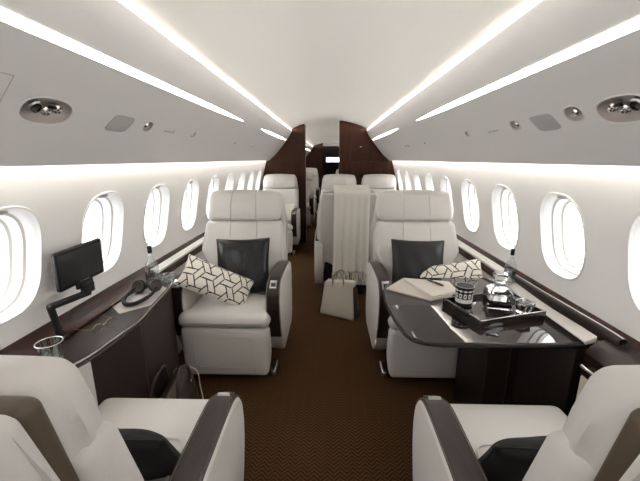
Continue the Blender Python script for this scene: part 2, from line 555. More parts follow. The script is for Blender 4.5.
# overhead fixtures
def oval_ring(a, b, w, t, k=40, n=2.4):
    V = []; F = []
    for (e, h) in ((-w, 0), (-w*.5, t), (w*.5, t), (w, 0)):
        for j in range(k):
            x, y = sup(a+e, b+e, 2*PI*j/k, n); V.append((x, y, h))
    for i in range(3):
        for j in range(k): F.append((i*k+j, i*k+(j+1) % k, (i+1)*k+(j+1) % k, (i+1)*k+j))
    return V, F
def ball(r, c=(0, 0, 0), sz=1., k=16):
    prof = [(max(1e-4, r*math.sin(PI*i/8)), -r*sz*math.cos(PI*i/8)) for i in range(9)]
    return lathe(prof, k, c)
for s, w in ((-1, 'left'), (1, 'right')):
    for (y, x, a, b, d) in bowl_cutters(s):
        if y > 9: continue
        T = bin_frame(s, y, x)
        big = a > .06
        root = empty('reading_light' if big else 'air_vent', T.translation); root.rotation_euler = T.to_euler()
        mesh_obj('bezel', *oval_ring(a+.002, b+.002, .003, .0025), M['bin'], root)
        if big:
            MB().add(lathe([(.021, -.022), (.021, -.004), (.017, -.001), (.012, -.003)], 24, (-.040, -.004*s, 0))).build('lamp_barrel', M['satin'], root)
            MB().add(lathe([(.0155, -.004), (.0150, 0), (.001, .001)], 24, (-.040, -.004*s, .001))).build('lens', M['lens'], root)
            for cx, cy in ((.006, .006*s), (.042, -.006*s)):
                g = MB().add(lathe([(.015, -.024), (.015, -.009), (.011, -.005), (.0075, -.005), (.0072, .002), (.004, .004)], 20, (cx, cy, 0))).build('air_nozzle', M['chrome'], root)
            MB().add(box(-.012, .014, -.012*s-.004, -.012*s+.004, -.012, -.004, .002), T=TR((.02, 0, 0))).build('switch', M['black'], root)
            tag(root, 'large oval recessed reading light with chrome air nozzles in the %s overhead panel' % w, 'reading light', 'oval reading light clusters')
        else:
            MB().add(lathe([(.013, -.018), (.013, -.006), (.009, -.002), (.006, -.004), (.005, .001), (.002, .002)], 20)).build('nozzle', M['chrome'], root)
            where = {True: 'nearest the wood bulkhead', False: 'beside the grey speaker grille'}[y > 2]
            if s > 0 and 1.2 < y < 1.3: where = 'between reading light and speaker grille'
            elif s > 0 and y < 2: where = 'just beyond the grey speaker grille'
            tag(root, 'small oval recessed air nozzle in the %s overhead panel, %s' % (w, where), 'air vent', 'small oval air nozzles overhead')
    # speaker grille
    T = bin_frame(s, 1.385, .822)
    root = empty('speaker_grille', T.translation); root.rotation_euler = T.to_euler()
    pts = [sup(.066, .036, 2*PI*i/48, 5) for i in range(48)]
    pts = [(px+(py*.35*-s), py) for px, py in pts]
    mesh_obj('cover', *prism(pts, 2, -.002, .0035, .001, 2), M['grille'], root)
    mesh_obj('edge', *tube([(px, py, .002) for px, py in pts], .0012, 5, closed=True), M['bowl'], root)
    tag(root, 'grey rounded speaker grille in the %s overhead panel' % w, 'speaker', 'speaker grilles overhead')
    # small latch mark
    T = bin_frame(s, 1.80, .822)
    root = empty('panel_latch', T.translation); root.rotation_euler = T.to_euler()
    mesh_obj('latch_plate', *box(-.05, .05, -.004, .004, -.001, .0015, .001), M['grille'], root)
    mesh_obj('latch_tab', *box(.046, .054, -.004, .014, -.001, .003, .001), M['grille'], root)
    tag(root, 'thin grey latch set in the %s overhead panel beyond the speaker grille' % w, 'latch', 'overhead panel latches')
    # distant pair of air nozzles
    for q, y in enumerate((3.05, 3.67, 3.78)):
        T = bin_frame(s, y, .822)
        o = MB().add(lathe([(.016, -.002), (.016, .003), (.010, .006), (.006, .003)], 16)).build('air_nozzle', M['satin'])
        o.location = T.translation; o.rotation_euler = T.to_euler()
        tag(o, ['tiny round air nozzle in the %s overhead panel, midway down the cabin' , 'tiny round air nozzle in the %s overhead panel, nearer one of the far pair', 'tiny round air nozzle in the %s overhead panel, farther one of the far pair'][q] % w, 'air vent', 'tiny round overhead nozzles')
# access panel outline near the camera, left side
T = bin_frame(-1, .83, .80)
o = MB().add(tube([(.03, -.045, .0), (.05, -.045, 0), (.05, .045, 0), (-.12, .045, 0), (-.12, -.045, 0)], .0012, 5, closed=True)).build('access_panel', M['bowl'])
o.location = T.translation; o.rotation_euler = T.to_euler()
tag(o, 'faint rectangular access panel outline in the left overhead panel, nearest the camera', 'panel')

# wooden ledges along both side walls
for s, n in ((-1, 3), (1, 4)):
    mb = MB(); x0, x1 = .0, 0.
    P = [(s*1.158, .741), (s*1.150, .744), (s*1.072, .668), (s*1.065, .655), (s*1.075, .645), (s*1.158, .70)]
    mb.add(prism(P, 1, Y0, Y1, .002, 2))
    struct(mb.build('trim_%d' % n, M['burl']))
# bulkheads
def profile_pts(xa, xb, zb=0.):
    """section outline of the cabin between xa and xb"""
    def top(x):
        a = abs(x)
        if a <= .605: return zc(x)-.001
        for (x0, z0), (x1, z1) in zip(BP, BP[1:]):
            if a <= x1: return H+z0+(z1-z0)*(a-x0)/(x1-x0)
        return H-.02
    xsn = sorted({xa, xb} | {x for x in [-1.02, -.985, -.88, -.69, -.64, -.618, -.6051, -.6049, -.5, -.4, -.3, -.2, -.1, 0, .1, .2, .3, .4, .5, .6049, .6051, .618, .64, .69, .88, .985, 1.02] if xa < x < xb})
    return [(xa, zb)] + [(x, top(x)) for x in xsn] + [(xb, zb)]
YB = 5.72
root = struct(empty('wall_front', (0, YB, 0)))
def child_world(o, root):
    o.matrix_parent_inverse = Matrix.Translation(-root.location); return o
for (a, b, nm) in ((-1.10, -.40, 'bulkhead_panel'), (.185, 1.10, 'bulkhead_panel')):
    pts = profile_pts(a, b)
    if a < -1: pts[1] = (-1.10, H-.02)
    if b > 1: pts[-2] = (1.10, H-.02)
    o = mesh_obj(nm, *prism(pts, 1, YB, YB+.05), M['bulkhead'], root, smooth=False); child_world(o, root)
o = mesh_obj('door_jamb', *box(-.475, -.385, YB-.07, YB+.09, 0, 1.93), M['bulkhead'], root, smooth=False); child_world(o, root)
o = mesh_obj('door_jamb', *box(.165, .20, YB-.02, YB+.09, 0, 1.995), M['bulkhead'], root, smooth=False); child_world(o, root)
for (a, b) in ((-1.0, -.48), (.21, 1.0)):
    o = mesh_obj('waist_panel', *box(a, b, YB-.012, YB, 1.15, 1.365, .004), wood('ribbed_panel', (.03, .010, .005), (.065, .023, .011), 3, .4, 0, (1, 1, .1), .2), root); child_world(o, root)
for (a, b) in ((-1.0, -.48), (.21, 1.0)):
    o = mesh_obj('reading_lamp', *box(a*.62+b*.38-.012, a*.62+b*.38+.012, YB-.02, YB, 1.585, 1.60, .003), M['chrome'], root); child_world(o, root)
# second bulkhead far forward
YC = 13.25
root = struct(empty('wall_far', (0, YC, 0)))
for (a, b) in ((-1.10, -.23), (.43, 1.10)):
    pts = profile_pts(a, b)
    o = mesh_obj('bulkhead_panel', *prism(pts, 1, YC, YC+.06), M['bulkhead'], root, smooth=False); child_world(o, root)
o = mesh_obj('galley_header', *prism([(-.23, 1.88), (.43, 1.88), (.43, zc(.43)), (.1, zc(.1)), (-.23, zc(-.23))], 1, YC+.1, YC+.14), M['grille'], root, smooth=False); child_world(o, root)
# end walls
struct(mesh_obj('wall_back', *box(-1.16, 1.16, Y0-.04, Y0, 0, 2.05), M['wall'], smooth=False))
mb = MB()
ye = Y1
mb.add(box(-1.16, -.12, ye, ye+.04, 0, 2.05)); mb.add(box(.46, 1.16, ye, ye+.04, 0, 2.05))
mb.add(box(-.12, .46, ye, ye+.04, 0, 1.28)); mb.add(box(-.12, .46, ye, ye+.04, 1.47, 2.05)); mb.add(box(.15, .19, ye, ye+.04, 1.28, 1.47))
struct(mb.build('wall_cockpit', M['darkside'], smooth=False))
struct(mesh_obj('window_%d' % (wn+1), *box(-.12, .46, ye+.045, ye+.05, 1.28, 1.47), M['pane'], smooth=False))
# galley cabinet
root = empty('galley_cabinet', (-.38, 13.75, 0))
mesh_obj('body', *box(-.3, .13, -.3, .3, 0, 1.66, .01), M['darkside'], root)
mesh_obj('door', *box(-.28, .12, -.32, -.3, .1, 1.62, .004), M['lacquer'], root)
mesh_obj('handle', *tube([(.10, -.33, 1.0), (.10, -.35, 1.05), (.10, -.35, 1.5), (.10, -.33, 1.55)], .012), M['chrome'], root)
tag(root, 'dark galley cabinet with a tall chrome handle seen through the doorway', 'cabinet')
o = empty('galley_lamp', (.2, 13.6, 1.90)); tag(o, 'small round lamp glowing in the galley ceiling beyond the doorway', 'light')
MB().add(lathe([(.05, .0), (.05, .012), (.03, .015)], 20)).build('housing', M['satin'], o)
MB().add(lathe([(.028, -.006), (.028, .004)], 20)).build('bulb', M['lamp'], o)

# ------------------------------------------------------------------ seats
REC = .34
def lean(z, z0=.42): return max(0, (z-z0))*REC
def make_seat(cush_front=-.42, club=False, REC=.34, yb=0., shell=1., gap=0., hz=1.05, hw=.57):
    def lean(z, z0=.42): return max(0, (z-z0))*REC - yb
    root = empty('club_seat', (0, 0, 0))
    L = M['leather']
    mesh_obj('plinth', *box(-.20, .20, -.25, .22, 0, .07, .01), M['darkside'], root)
    mesh_obj('seat_base', *soft(.50, .60, .29, .03, fn=lambda x, y, z: (x, y-.06, z+.235)), M['darkside'], root)
    for s in (-1, 1):
        mesh_obj('track_rail', *soft(.035, .14, .045, .012, 3, 3, 3, fn=lambda x, y, z: (x+s*.285, y-.27, z+.0235)), M['satin'], root)
    yl = cush_front+.055
    lr = mesh_obj('leg_rest', *soft(.555, .09, .315, .032, 8, 3, 6, puff=.008, fn=lambda x, y, z: (x*(1-.04*(z < 0)*(-z/.155)), y+yl+(.0), z*1.07+.214)), L, root)
    P = [Vector((sup(.185, .105, 2*PI*i/60, 7)[0], cush_front+.0025, .225+sup(.185, .105, 2*PI*i/60, 7)[1])) for i in range(60)]
    mesh_obj('piping', *tube(P, .0018, 6, closed=True), L, lr)
    def cf(x, y, z):
        yy = y + (cush_front+.12)/2
        if yy > cush_front+.08:
            lim = .25; t = min(1, (yy-cush_front-.08)/.03)
            x = x*(1-t*(1-.25/.285))
        f = max(0, min(1, (cush_front+.07-yy)/.07))
        z = z - .012*f*f*(z > 0)
        return (x, yy, z+.428)
    sl = .12-cush_front
    cu = mesh_obj('seat_cushion', *soft(.57, sl, .095, .04, 10, 14, 4, puff=.012, seams={1: [-.04]} if not club else None, fn=cf), L, root)
    if club:
        P = []
        for i in range(60):
            a, b = sup(.165, .17, 2*PI*i/60, 8)
            P.append(Vector((a, b-.12, .4885-.0*abs(a))))
        mesh_obj('piping', *tube(P, .004, 6, closed=True), L, cu)
    # backrest
    def bf(x, y, z):
        Z = z+.69
        w = .25 if Z < .60 else (.25+.055*min(1, (Z-.60)/.12))
        w *= 1-.06*max(0, (Z-.75)/.2)
        X = x/.25*w
        side = (abs(X)/.3)**4*.018*(y < 0)
        if club: X *= .88
        return (X, y+lean(Z)+.095-side, Z)
    mesh_obj('backrest', *soft(.50, .10, .51, .035, 10, 3, 12, seams=None if club else {0: [-.085, .085]}, puff=.012, gd=.005, fn=bf), L, root)
    def hf(x, y, z):
        Z = z+hz
        return (x*(1-.05*max(0, z/.1)), y+lean(Z)+.088+.012*(abs(x)/.28)**4, Z)
    mesh_obj('headrest', *soft(hw, .125, .215, .045, 10, 3, 8, seams=None if club else {0: [-.095, .095]}, puff=.012, gd=.005, fn=hf), L, root)
    def mf(x, y, z):
        Z = z+.76
        return (x*(1 if not club else .96), y+lean(Z)+.158+gap*.5, Z+(0 if not club else .015))
    mesh_obj('back_frame', *soft(.53, .05, .64, .02, 4, 2, 8, fn=mf), M['brown'], root)
    def sf(x, y, z):
        Z = z+(.695 if club else .70)
        w = 1-.10*max(0, (Z-.9)/.25)-.06*max(0, (.6-Z)/.3)
        return (x*w*shell, y+lean(Z)+.212+gap-.02*(abs(x)/.3)**3, Z)
    mesh_obj('back_shell', *soft(.61, .06, .84, .03, 8, 3, 12, puff=.02, fn=sf), L, root)
    # arms
    top = [(.27, .605), (.20, .632), (.05, .648), (-.12, .655), (-.24, .655), (-.305, .640), (-.345, .600), (-.362, .53), (-.358, .45), (-.335, .36), (-.305, .28)]
    cont = [Vector((0, p[0], p[1])) for p in catmull([(a, b, 0) for a, b in top], 4)]
    body = [(c.y, c.z) for c in cont] + [(-.25, .17), (-.19, .12), (.22, .12), (.29, .2), (.30, .5)]
    for s in (-1, 1):
        a0, a1 = sorted((s*.258, s*.350))
        arm = mesh_obj('armrest', *prism(body, 0, a0, a1, .016, 3, 50), L, root)
        nr = []
        for i, c in enumerate(cont):
            t = (cont[min(len(cont)-1, i+1)]-cont[max(0, i-1)]).normalized()
            nr.append(Vector((0, -t.z, t.y)) if Vector((0, -t.z, t.y)).dot(c-Vector((0, 0, .4))) > 0 else Vector((0, t.z, -t.y)))
        cap = mesh_obj('arm_cap', *band([c+Vector((s*.303, 0, 0)) for c in cont], nr, .076, .007), M['veneer'], arm)
        st = MB()
        for e in (-.041, .041):
            st.add(tube([c+n*.002+Vector((s*.303+e, 0, 0)) for c, n in zip(cont, nr)], .0018, 5))
        st.build('stitching', M['brown'], arm)
        k = 21
        T = TR((s*.303, -.318, .640), (math.radians(-52 if True else 0), 0, 0))
        R = Matrix.Translation((s*.303, -.318, .637)) @ Matrix.Rotation(math.radians(36), 4, 'X')
        mesh_obj('control_plate', *[ [R @ Vector(p) for p in box(-.022, .022, -.030, .030, -.006, .0085, .003)[0]], box(-.022, .022, -.030, .030, -.006, .0085, .003)[1]], M['satin'], arm)
        b_ = box(-.014, .014, -.018, .010, .008, .0100, .001)
        mesh_obj('control_screen', [R @ Vector(p) for p in b_[0]], b_[1], M['screen'], arm)
    return root
SEATG = 'ivory leather club seats'
proto = make_seat()
proto.location = (-.645, 2.30, 0)
tag(proto, 'ivory leather club seat facing the camera, left of the aisle, holding a black cushion', 'seat', SEATG)
s2 = copy_tree(proto); s2.location = (.657, 2.30, 0)
tag(s2, 'ivory leather club seat facing the camera behind the glossy table, right of the aisle', 'seat')
s3 = copy_tree(proto); s3.location = (.19, 3.62, 0); s3.rotation_euler = (0, 0, PI); s3.scale = (.95, 1, .975)
tag(s3, 'ivory seat with its back to the camera, draped with a cream fringed throw', 'seat')
s4 = copy_tree(proto); s4.location = (-.79, 5.22, 0); s4.scale = (.93, 1, 1)
tag(s4, 'ivory seat far down the left side in front of the brown wooden bulkhead', 'seat')
s5 = copy_tree(proto); s5.location = (.165, 5.18, 0); s5.scale = (.93, 1, 1)
tag(s5, 'ivory seat seen over the throw-draped seat, left one of the pair on the right', 'seat')
s6 = copy_tree(proto); s6.location = (.80, 5.18, 0); s6.scale = (.93, 1, 1)
for ch in list(s6.children):
    if ch.name.startswith('armrest'):
        xs_ = [v.co.x for v in ch.data.vertices]
        if sum(xs_) < 0:
            for g in list(ch.children): bpy.data.objects.remove(g)
            bpy.data.objects.remove(ch)
tag(s6, 'ivory seat by the right wall before the bulkhead, only its headrest showing', 'seat')
s7 = copy_tree(proto); s7.location = (-.66, 7.3, 0)
tag(s7, 'ivory seat just beyond the bulkhead doorway, the nearer one seen through it', 'seat')
s8 = copy_tree(proto); s8.location = (-.60, 9.2, 0)
tag(s8, 'ivory seat farthest away, behind another seen through the bulkhead doorway', 'seat')
s9 = copy_tree(proto); s9.location = (.46, 8.3, 0)
tag(s9, 'ivory seat beyond the doorway on its right side, mostly hidden by the bulkhead', 'seat')
front = make_seat(cush_front=-.53, club=True, REC=.20, yb=.016, shell=.97, gap=.022, hz=.985, hw=.475)
front.location = (-.63, .65, 0); front.rotation_euler = (0, 0, PI); front.scale = (.965, 1, 1)
tag(front, 'large ivory seat at the bottom left of the photo, turned away from the camera', 'seat', 'foreground club seats')
f2 = copy_tree(front); f2.location = (.635, .65, 0)
tag(f2, 'large ivory seat at the bottom right of the photo, turned away from the camera', 'seat')

# ------------------------------------------------------------------ cushions
def pillow(w, h, t, n=40, m2=None, pin=.06):
    nx = int(n*w/max(w, h)); nz = int(n*h/max(w, h))
    V = []; F = []; uv = []
    def pt(i, j, s):
        u = -1+2*i/nx; v = -1+2*j/nz
        px = u*w/2*(1-pin*(1-v*v)*(u*u)); pz = v*h/2*(1-pin*(1-u*u)*(v*v))
        th = t/2*((1-u**4)*(1-v**4))**.45*(.8+.2*(1-u*u)*(1-v*v))
        th += .003*math.sin(u*9+v*4)*(1-u*u)*(1-v*v)
        return (px, s*th, pz)
    id_ = {}
    for s in (-1, 1):
        for i in range(nx+1):
            for j in range(nz+1):
                edge = i in (0, nx) or j in (0, nz)
                k = (i, j, 0 if edge else s)
                if k not in id_: id_[k] = len(V); V.append(pt(i, j, s))
    g = lambda i, j, s: id_[(i, j, 0 if (i in (0, nx) or j in (0, nz)) else s)]
    for s in (-1, 1):
        for i in range(nx):
            for j in range(nz):
                F.append((g(i, j, s), g(i+1, j, s), g(i+1, j+1, s), g(i, j+1, s))[::s])
                uv.append((-w/2+w*(i+.5)/nx, -h/2+h*(j+.5)/nz))
    return V, F, uv
def lattice(x, y, P=.112, bw=.020, lt=.0038):
    """three directions of outlined straps woven over and under: True where the black line runs"""
    sd = []
    for k in range(3):
        a = k*PI/3
        q = (x*math.cos(a)+y*math.sin(a))/P + (.5 if k == 1 else 0)
        sd.append((q-round(q))*P)
    for k in range(3):
        if abs(abs(sd[k])-bw) < lt and not abs(sd[(k+1) % 3]) < bw: return True
    return False
def place_pillow(name, w, h, t, m, loc, rot, label, cat, patterned=False, n=40, pinch=.06):
    root = empty(name, loc, rot=rot)
    V, F, uv = pillow(w, h, t, n)
    if patterned:
        c, s = math.cos(.5), math.sin(.5)
        fi = [1 if lattice(a*c-b*s, a*s+b*c) else 0 for a, b in uv]
        mesh_obj('cover', V, F, None, root, mats=[M['linen'], M['ink']], fidx=fi, angle=80)
    else:
        mesh_obj('cover', V, F, m, root, angle=80)
    P = []
    for k in range(80):
        a = k/80*4; e = int(a); f = (a-e)*2-1
        u, v = [(f, -1), (1, f), (-f, 1), (-1, -f)][e]
        P.append((u*w/2*(1-.06*(1-v*v)*(u*u)), 0, v*h/2*(1-.06*(1-u*u)*(v*v))))
    mesh_obj('seam_piping', *tube(P, .003, 6, closed=True), m if not patterned else M['linen'], root)
    return tag(root, label, cat)
R = math.radians
place_pillow('throw_cushion', .39, .385, .12, M['blackcushion'], (-.605, 2.275, .668), (R(-19), R(-3), R(-4)), 'black square woven leather cushion on the left seat', 'cushion')
place_pillow('throw_cushion', .375, .365, .12, M['greycushion'], (.625, 2.275, .675), (R(-19), R(2), R(3)), 'dark grey basketweave square cushion on the right seat behind the table', 'cushion')
place_pillow('throw_cushion', .46, .22, .10, None, (-.725, 2.065, .618), (R(-42), R(28), R(14)), 'cream oblong cushion with black interlaced line pattern on the left seat', 'cushion', True, 150)
place_pillow('throw_cushion', .44, .22, .10, None, (.80, 2.16, .625), (R(-42), R(-14), R(-14)), 'cream oblong cushion with black line pattern behind the table on the right', 'cushion', True, 150)
place_pillow('throw_cushion', .36, .36, .10, M['darkfabric'], (-.60, .775, .585), (R(33), R(4), R(4)), 'dark ribbed cushion on the seat at the bottom left', 'cushion')
place_pillow('throw_cushion', .36, .36, .10, M['darkfabric'], (.60, .775, .585), (R(33), R(-4), R(-4)), 'dark ribbed cushion on the seat at the bottom right', 'cushion')
place_pillow('throw_cushion', .36, .28, .10, M['linen'], (-.70, 5.08, .62), (R(-30), 0, 0), 'plain pale cushion on the far left seat by the bulkhead', 'cushion')

# ------------------------------------------------------------------ throw over the seat back
def seat_back_y(z):          # rear surface of the back shell of s3, world y
    return 3.62-(lean(z)+.212+.03+.018)
def make_throw():
    pts = [(3.52, .80), (3.435, 1.0), (3.415, 1.09), (3.385, 1.135), (3.34, 1.147), (3.27, 1.147), (3.20, 1.142), (3.145, 1.13), (3.115, 1.10), (3.105, 1.04), (3.108, .95), (3.11, .8), (3.12, .6), (3.135, .45), (3.145, .325)]
    path = catmull([(0, a, b) for a, b in pts], 4)
    nx = 36; V = []; F = []
    x0, x1 = .045, .375
    for i, p in enumerate(path):
        drop = max(0, 1.12-p.z)/.8 if p.y < 3.2 else 0
        for j in range(nx+1):
            t = j/nx
            x = x0+(x1-x0)*t + .008*math.sin(i*.13)*(1 if t > .5 else -1)*drop
            fold = .012*math.sin(t*15+.6)*drop + .010*math.sin(t*33+1.2+i*.02)*drop
            V.append(Vector((x, p.y-.006-fold*.9, p.z+.004)))
    n = len(path)
    for i in range(n-1):
        for j in range(nx):
            a = i*(nx+1)+j; F.append((a, a+1, a+nx+2, a+nx+1))
    root = empty('throw_blanket', (.21, 3.13, 1.15))
    o = mesh_obj('cloth', V, F, M['throw'], root, angle=80); child_world(o, root)
    sm = o.modifiers.new('thick', 'SOLIDIFY'); sm.thickness = .006; sm.offset = 1
    mb = MB()
    last = V[-(nx+1):]
    for j in range(46):
        t = j/45*nx; a = last[int(min(nx-1, t))]; b = last[min(nx, int(t)+1)]; p = a.lerp(b, t-int(t))
        q = [p+Vector((0, 0, .004)), p+Vector((random.uniform(-.003, .003), random.uniform(-.004, .004), -.03)), p+Vector((random.uniform(-.009, .009), random.uniform(-.008, .008), -.125))]
        mb.add(tube(q, [.0035, .0030, .0038], 5))
    o = mb.build('fringe', M['throw'], root); child_world(o, root); o['kind'] = 'stuff'
    tag(root, 'cream woollen throw with a fringed hem hanging over a seat back', 'blanket')
make_throw()

# ------------------------------------------------------------------ beige handbag
root = empty('handbag', (.105, 2.90, 0), R(-26))
def hb(x, y, z):
    Z = z+.145; k = Z/.29
    return (x*(1-.20*k), y*(1-.55*k), Z+.012*math.sin(x*9)*k)
mesh_obj('body', *soft(.32, .15, .285, .018, 8, 4, 8, fn=hb, puff=.006), M['baghide'], root, angle=60); root.scale = (1.06, 1.06, 1.16)
for s in (-1, 1):
    mesh_obj('gusset', *soft(.008, .128, .25, .004, 2, 3, 5, fn=lambda x, y, z: ((x+s*.168)*(1-.20*(z+.135)/.29), y*(1-.55*(z+.135)/.29), z+.135)), M['bagblack'], root)
for s in (-1, 1):
    P = catmull([(-.052, s*.036, .255), (-.048, s*.036, .30), (-.035, s*.032, .345), (0, s*.026, .368), (.035, s*.032, .345), (.048, s*.036, .30), (.052, s*.036, .255)], 5)
    mesh_obj('handle', *tube(P, .0075, 8), M['baghandle'], root)
    for e in (-.052, .052): mesh_obj('handle_tab', *soft(.02, .008, .045, .004, 2, 2, 2, fn=lambda x, y, z: (x+e, y+s*.0385, z+.255)), M['baghide'], root)
mesh_obj('zip', *tube([(-.11, 0, .287), (0, 0, .291), (.11, 0, .287)], .003), M['satin'], root)
tag(root, 'cream structured leather handbag with dark gussets standing on the aisle carpet', 'handbag')
# dark handbag
root = empty('handbag', (-.775, 1.455, 0), R(94)); root.scale = (1.25, 1, 1)
def hb2(x, y, z):
    Z = z+.155; k = Z/.31
    return (x*(1-.10*k), y*(1-.42*k), Z-.018*math.cos(x*9)*(k > .8))
mesh_obj('body', *soft(.32, .17, .30, .05, 8, 4, 8, fn=hb2, puff=.01), M['bagdark'], root, angle=60)
for s in (-1, 1):
    P = catmull([(-.075, s*.055, .25), (-.07, s*.06, .31), (-.05, s*.055, .37), (0, s*.045, .395), (.05, s*.055, .37), (.07, s*.06, .31), (.075, s*.055, .25)], 5)
    mesh_obj('handle', *tube(P, .0075, 8), M['bagdark'], root)
    for e in (-.075, .075): mesh_obj('ring', *tube([(e+.012*math.cos(a*PI/6), s*.063, .262+.012*math.sin(a*PI/6)) for a in range(12)], .0025, 5, closed=True), M['brass'], root)
    P = catmull([(s*.158, -.082, .02), (s*.150, -.072, .15), (s*.146, -.055, .27), (s*.146, .055, .27), (s*.150, .072, .15), (s*.158, .082, .02)], 6)
    mesh_obj('piping', *tube(P, .003, 6), M['baghide'], root)
tag(root, 'dark brown leather handbag with pale piping on the floor beside the left console', 'handbag')

# ------------------------------------------------------------------ left console
edge = catmull([(-.955, 1.00, 0), (-.925, 1.04, 0), (-.895, 1.12, 0), (-.884, 1.22, 0), (-.872, 1.32, 0), (-.866, 1.42, 0), (-.880, 1.52, 0), (-.895, 1.66, 0), (-.915, 1.80, 0), (-.945, 1.905, 0), (-1.0, 1.975, 0), (-1.06, 1.99, 0)], 5)
root = empty('side_console', (-1.0, 1.5, 0))
edge = [Vector((p.x, p.y, 0)) for p in edge]
def inset(P, d):
    out = []
    for i, p in enumerate(P):
        t = (P[min(len(P)-1, i+1)]-P[max(0, i-1)]).normalized()
        out.append(p + Vector((-t.y, t.x, 0))*d)
    return out
poly = lambda P: [(p.x, p.y) for p in P]+[(-1.062, P[-1].y), (-1.062, P[0].y)]
e1 = inset(edge, .008)
n0 = next(i for i, p in enumerate(edge) if p.y > 1.105)
def ribbon(P, z0, z1, th, m, name, par):
    Q = inset(P, th); V = []; F = []
    for p, q in zip(P, Q):
        V += [Vector((p.x, p.y, z0)), Vector((p.x, p.y, z1)), Vector((q.x, q.y, z1)), Vector((q.x, q.y, z0))]
    for i in range(len(P)-1):
        for j in range(4): F.append((i*4+j, i*4+(j+1) % 4, (i+1)*4+(j+1) % 4, (i+1)*4+j))
    F.append((3, 2, 1, 0)); k = (len(P)-1)*4; F.append((k, k+1, k+2, k+3))
    return child_world(mesh_obj(name, V, F, m, par), par)
e2 = inset(edge, .02)
child_world(mesh_obj('body', *prism(poly(e2), 2, .0, .668), M['darkside'], root, smooth=False), root)
nm = next(i for i, p in enumerate(edge) if p.y > 1.41)
ribbon(inset(edge[:n0+1], .006), .02, .664, .013, M['leather'], 'pale_front_panel', root)
ribbon(inset(edge[n0:nm+1], .006), .02, .664, .013, M['taupe'], 'front_panel', root)
ribbon(inset(edge[nm:], .006), .02, .664, .013, M['taupe'], 'front_panel', root)
P = inset(edge, .005); child_world(mesh_obj('panel_seam', *tube([Vector((P[nm].x, P[nm].y, z)) for z in (.03, .3, .66)], .0018, 6), M['satin'], root), root)
child_world(mesh_obj('worktop', *prism(poly(edge), 2, .668, .688), M['taupe'], root, smooth=False), root)
child_world(mesh_obj('edge_trim', *tube([p+Vector((0, 0, .680)) for p in inset(edge, .001)], .005, 10), M['satin'], root), root)
child_world(mesh_obj('edge_band', *tube([p+Vector((0, 0, .667)) for p in inset(edge, .002)], .009, 8), M['veneer'], root), root)
child_world(mesh_obj('back_panel', *prism([(-1.155, .742), (-1.150, .748), (-1.062, .700), (-1.062, .66), (-1.075, .66), (-1.155, .71)], 1, 1.0, 1.99, .002, 2), M['burl'], root), root)
child_world(mesh_obj('socket_plate', *soft(.004, .045, .018, .002, 2, 2, 2, fn=lambda x, y, z: (x*.88-z*.88-1.117+.0, y+1.11, .7225+z*.48+x*.5+.0)), M['satin'], root), root)
tag(root, 'slim curved side console in dark taupe leather with chrome edge, left wall', 'console')
ZT = .6885
# placemat
mb = MB()
P = [(-1.06, 1.52), (-.985, 1.45), (-.885, 1.55), (-.915, 1.78), (-.965, 1.815), (-1.06, 1.72)]
o = mb.add(prism([(a, b) for a, b in P], 2, ZT, ZT+.003)).build('placemat', M['greyplace'], smooth=False)
tag(o, 'grey felt mat under the headphones on the left console', 'placemat')
# headphones lying on the mat
root = empty('headphones', (-.985, 1.62, ZT+.003), R(18))
P = catmull([(.075, .075, .03), (.06, -.0, .018), (.01, -.085, .014), (-.035, -.09, .014), (-.06, -.04, .016), (-.055, .02, .022), (-.03, .085, .034)], 6)
mesh_obj('headband', *tube(P, .0085, 10), M['black'], root)
mesh_obj('headband_pad', *tube(P[8:-10], .0105, 10), M['black'], root)
for (cx, cy, rz) in ((.066, .085, .5), (-.012, .095, -.3)):
    T = TR((cx, cy, .037), (R(70), 0, rz))
    MB().add(lathe([(.012, -.016), (.030, -.014), (.035, -.004), (.036, .006), (.030, .014), (.016, .016)], 22), T=T).build('ear_cup', M['black'], root)
    MB().add(lathe([(.018, .012), (.032, .013), (.034, .020), (.029, .026), (.018, .022)], 22), T=T).build('ear_pad', M['bagdark'], root)
tag(root, 'black and brown over-ear headphones lying on a grey mat, left console', 'headphones')
# bottle, left
def bottle(name, loc, s, label):
    root = empty(name, loc)
    pr = [(.043, .0), (.047, .004), (.047, .140), (.044, .160), (.028, .19), (.0165, .205), (.0145, .22), (.0145, .262)]
    MB().add(lathe([(a*s, b*s) for a, b in pr], 32)).build('glass_body', M['clear'], root)
    MB().add(lathe([(.042*s, .006*s), (.0425*s, .10*s), (.0415*s, .102*s)], 28)).build('spirit', M['clear'], root)
    MB().add(lathe([(.0478*s, .008*s), (.0478*s, .016*s)], 32)).build('base_band', M['satin'], root)
    MB().add(lathe([(.0152*s, .245*s), (.0158*s, .25*s), (.0158*s, .297*s), (.013*s, .30*s)], 24)).build('stopper', M['black'], root)
    MB().add(lathe([(.0146*s, .222*s), (.0146*s, .240*s)], 24)).build('neck_label', M['label'], root)
    mb = MB()
    for i in range(-4, 5):
        a = -PI/2+.35+i*.1
        mb.add(box(-.0016*s, .0016*s, -.0004, .0004, .07*s, (.105 if i % 2 else .125)*s), T=TR((.0473*s*math.cos(a), .0473*s*math.sin(a), 0), (0, 0, a+PI/2)))
    mb.build('printed_mark', M['ink'], root, smooth=False)
    tag(root, label, 'bottle')
bottle('glass_bottle', (-1.022, 1.845, ZT), .77, 'clear glass bottle with black stopper standing on the left console')
bottle('glass_bottle', (1.055, 1.90, .706), .65, 'clear glass bottle with black cap standing by the window behind the decanter')
